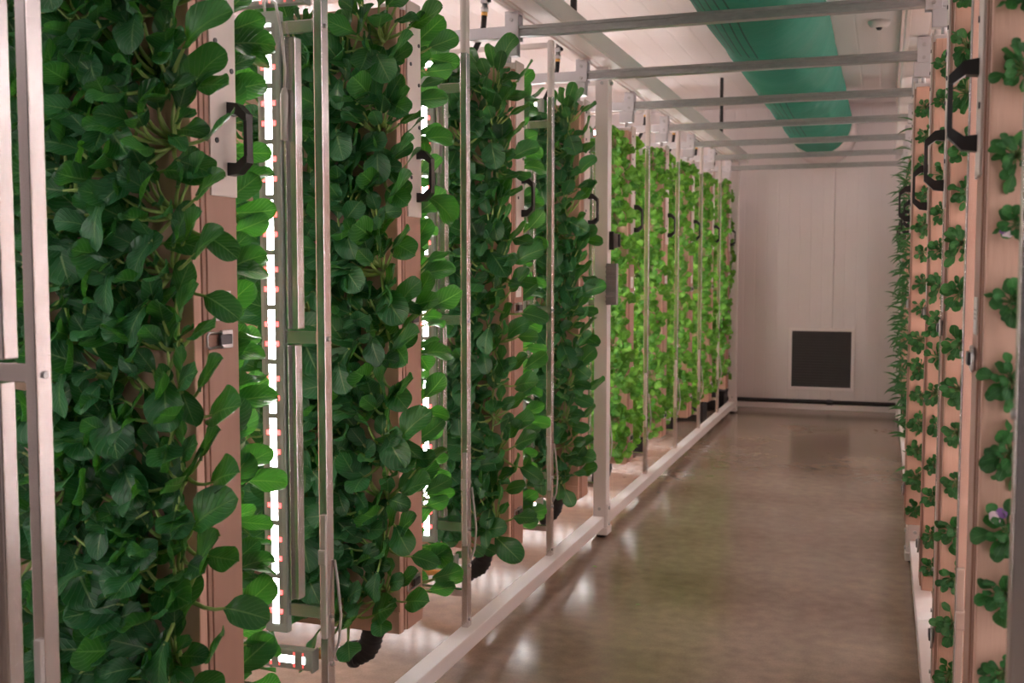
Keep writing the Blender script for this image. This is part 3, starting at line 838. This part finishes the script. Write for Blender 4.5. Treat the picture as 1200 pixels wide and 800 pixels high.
# pak choi on the fronts of left panels one to four
ROWS = 13; ZR = [2.245 - 0.152 * i for i in range(ROWS)]
COLS = [4, 4, 3, 3]
for k in range(4):
    for c in range(COLS[k]):
        for r in range(ROWS):
            x = XL - (0.052, 0.060, 0.070, 0.075)[k] - 0.138 * c + rng.uniform(-.012, .012)
            z = ZR[r] - (0.07 if c % 2 else 0.0) + rng.uniform(-.012, .012)
            if z < ZB + 0.055: continue
            plant('pak_choi', PAK[rng.randrange(len(PAK))], (x, YN[k] - 0.002, z), 0,
                  f'dark green pak choi {ORD[r+1]} from top, {ORD[c+1]} column from aisle, front of {NTH[k]} left panel',
                  'plant', f'pak choi on the front of the {NTH[k]} left panel', rng)
# and on their backs, lit by the lamps
for k in range(4):
    for c in range(2):
        for r in range(ROWS):
            x = XL - (0.128, 0.095, 0.100, 0.160)[k] - 0.15 * c + rng.uniform(-.02, .02)
            z = ZR[r] - (0.07 if c % 2 else 0.02) + rng.uniform(-.012, .012)
            if z < ZB + 0.04: continue
            plant('pak_choi', PAK[rng.randrange(len(PAK))], (x, YN[k] + THK + 0.002, z), PI,
                  f'lamp lit pak choi {ORD[r+1]} from top, {ORD[c+1]} column from aisle, back of {NTH[k]} left panel',
                  'plant', f'pak choi on the back of the {NTH[k]} left panel', rng, (0.85, 0.85, 0.80, 0.70)[k], (0.98, 1.02, 0.98, 0.85)[k])
# bright herbs on left panels five to nine
for k in range(4, 9):
    for c in range(3):
        for r in range(ROWS):
            x = XL - 0.085 - 0.14 * c + rng.uniform(-.015, .015)
            z = ZR[r] - (0.07 if c % 2 else 0.0) + rng.uniform(-.015, .015)
            if z < ZB + 0.03: continue
            plant('leafy_herb', HERB[rng.randrange(len(HERB))], (x, YN[k] - 0.002, z), 0,
                  f'bright green herb {ORD[r+1]} from top, {ORD[c+1]} column from aisle, front of {NTH[k]} left panel',
                  'plant', f'herbs on the front of the {NTH[k]} left panel', rng, 0.85, 1.2)
    for r in range(ROWS):
        z = ZR[r] - 0.03 + rng.uniform(-.015, .015)
        plant('leafy_herb', HERB[rng.randrange(len(HERB))], (XL - 0.08, YN[k] + THK + 0.002, z), PI,
              f'bright green herb {ORD[r+1]} from top on the back of {NTH[k]} left panel',
              'plant', f'herbs on the back of the {NTH[k]} left panel', rng, 0.8, 1.1)
# rosette plants on right panels one to four
R15 = 15; ZQ = [2.235 - 0.133 * i for i in range(R15)]
flowers = {(0, 0, 5): 1, (0, 0, 9): 1, (1, 0, 13): 1}
XO = [0.050, 0.042, 0.040, 0.050]
for k in range(4):
    for c in range(2 if k < 3 else 1):
        for r in range(R15):
            p = plant('rosette_plant', ROS[rng.randrange(len(ROS))], (XR[k] + XO[k] + 0.13 * c + rng.uniform(-.006, .006), YN[k] - 0.002, ZQ[r] + rng.uniform(-.01, .01) - (0.066 if c else 0)), 0,
                      f'small bushy rosette plant {ORD[r+1]} from top, {ORD[c+1]} column from aisle, {NTH[k]} right panel',
                      'plant', f'rosette plants on the {NTH[k]} right panel', rng, 0.72 if k else 0.70, 1.08 if k else 0.98, 1.5)
            if (k, c, r) in flowers:
                p['label'] = f'small rosette plant with a pale violet flower, {ORD[r+1]} from top, {NTH[k]} right panel'
                fl = MB()
                o_ = Vector((-0.034, -0.045, 0.010)) if k == 0 else Vector((0.02, -0.05, 0.0))
                for q in range(3):
                    a = PI * 1.15 + q * 0.62
                    blade(fl, o_, Vector((math.cos(a), -0.1, math.sin(a))), OUT, 0.017, 0.016, 0.3, 0.1, rng, 5, 4, 'round')
                fo = part('flower', fl.mesh('flower', 'petal_white'), p); fo['label'] = 'pale pink and violet flower'
                fl = MB()
                for q in range(2):
                    a = PI * 0.38 + q * 0.75
                    blade(fl, o_, Vector((math.cos(a), -0.1, math.sin(a))), OUT, 0.017, 0.015, 0.3, 0.1, rng, 5, 4, 'round')
                part('upper_petals', fl.mesh('upper_petals', 'petal_violet'), fo)
for k in range(4, 9):
    for r in range(R15):
        plant('slender_leaf_plant', SLE[rng.randrange(len(SLE))], (XR[k] + 0.035 + rng.uniform(-.01, .01), YN[k] - 0.002, ZQ[r] + rng.uniform(-.02, .02)), 0,
              f'slender leaved green plant {ORD[r+1]} from top at the edge of {NTH[k]} right panel',
              'plant', f'slender leaved plants on the {NTH[k]} right panel', rng, 0.9, 1.25, 0.3)

# dropped bits of leaf on the floor
for i, (x, y, lab) in enumerate(((-1.36, 5.15, 'small green leaf scrap on the floor near the white post'), (-1.02, 4.62, 'tiny dried leaf scrap on the open aisle floor'))):
    m = MB(); blade(m, Vector((0, 0, 0.004)), Vector((1, 0.4, 0.1)), UP, 0.024, 0.015, 0.5, 0.3, rng, 6, 4)
    o = m.build('leaf_scrap', 'herb_leaf' if i == 0 else 'petiole_dark', None, (x, y, 0.001)); tag(o, lab, 'leaf')

# ------------------------------------------------------------------ light
w = bpy.data.worlds.new('World'); sc.world = w
w.use_nodes = True
bg = w.node_tree.nodes['Background']
bg.inputs['Color'].default_value = (1.0, 0.93, 0.93, 1); bg.inputs['Strength'].default_value = 0.05

for sx, side in ((-3.95, 'left'), (2.50, 'right')):  # glowing tubes added out of view to brighten the ceiling and room
    for i in range(6):
        y = -0.6 + 2.05 * i
        t_ = empty('fill_tube', (sx, y, 2.95), f'{NTH[i]} added unseen fill tube over the outer side of the {side} row', 'fill light', f'added fill tubes over the {side} row')
        b = MB(); b.tube([(0, 0, 0), (0, 1.5, 0)], 0.025, 10); b.build('glow_tube', 'fill_glow', t_)
        b = MB(); b.box(-0.05, 0.05, -0.04, 1.54, 0.035, 0.075, 0.006); b.box(-0.02, 0.02, -0.04, -0.01, -0.03, 0.04, 0.003); b.box(-0.02, 0.02, 1.51, 1.54, -0.03, 0.04, 0.003); b.build('batten', 'white_paint', t_)
        for yy in (0.2, 1.3):
            b = MB(); b.cyl((0, yy, 0.07), (0, yy, CEIL - 2.95), 0.006, 6); b.build('hanger_wire', 'dark_steel', t_)
# ------------------------------------------------------------------ camera
f_px, vpx, vpy = 1260.0, 1038.0, 314.0
vy = Vector((vpx - 600, vpy - 400, f_px)).normalized()
dn = Vector((0, vy.z, -vy.y)).normalized()
xr = dn.cross(vy)
# rows: camera axes in world (world X = xr, Y = vy, Z = -dn, expressed in camera x-right y-down z-forward)
cx_ = Vector((xr.x, vy.x, -dn.x)); cyd = Vector((xr.y, vy.y, -dn.y)); cz = Vector((xr.z, vy.z, -dn.z))
M = Matrix((( cx_.x, -cyd.x, -cz.x, 0), (cx_.y, -cyd.y, -cz.y, 0), (cx_.z, -cyd.z, -cz.z, 1.5), (0, 0, 0, 1)))
cam = bpy.data.cameras.new('camera'); co = bpy.data.objects.new('camera', cam); col.objects.link(co)
co.matrix_world = M
cam.sensor_width = 36.0; cam.lens = f_px / 1200 * 36.0
cam.clip_start = 0.05
cam.dof.use_dof = True; cam.dof.focus_distance = 3.4; cam.dof.aperture_fstop = 5.0
sc.camera = co

sc.view_settings.view_transform = 'Standard'; sc.view_settings.look = 'None'
sc.view_settings.gamma = 1.0; sc.view_settings.exposure = 0.1
sc.view_settings.use_curve_mapping = False
sc.cycles.use_denoising = True
sc.cycles.max_bounces = 8; sc.cycles.diffuse_bounces = 4; sc.cycles.glossy_bounces = 4
sc.cycles.transmission_bounces = 4; sc.cycles.sample_clamp_indirect = 6.0
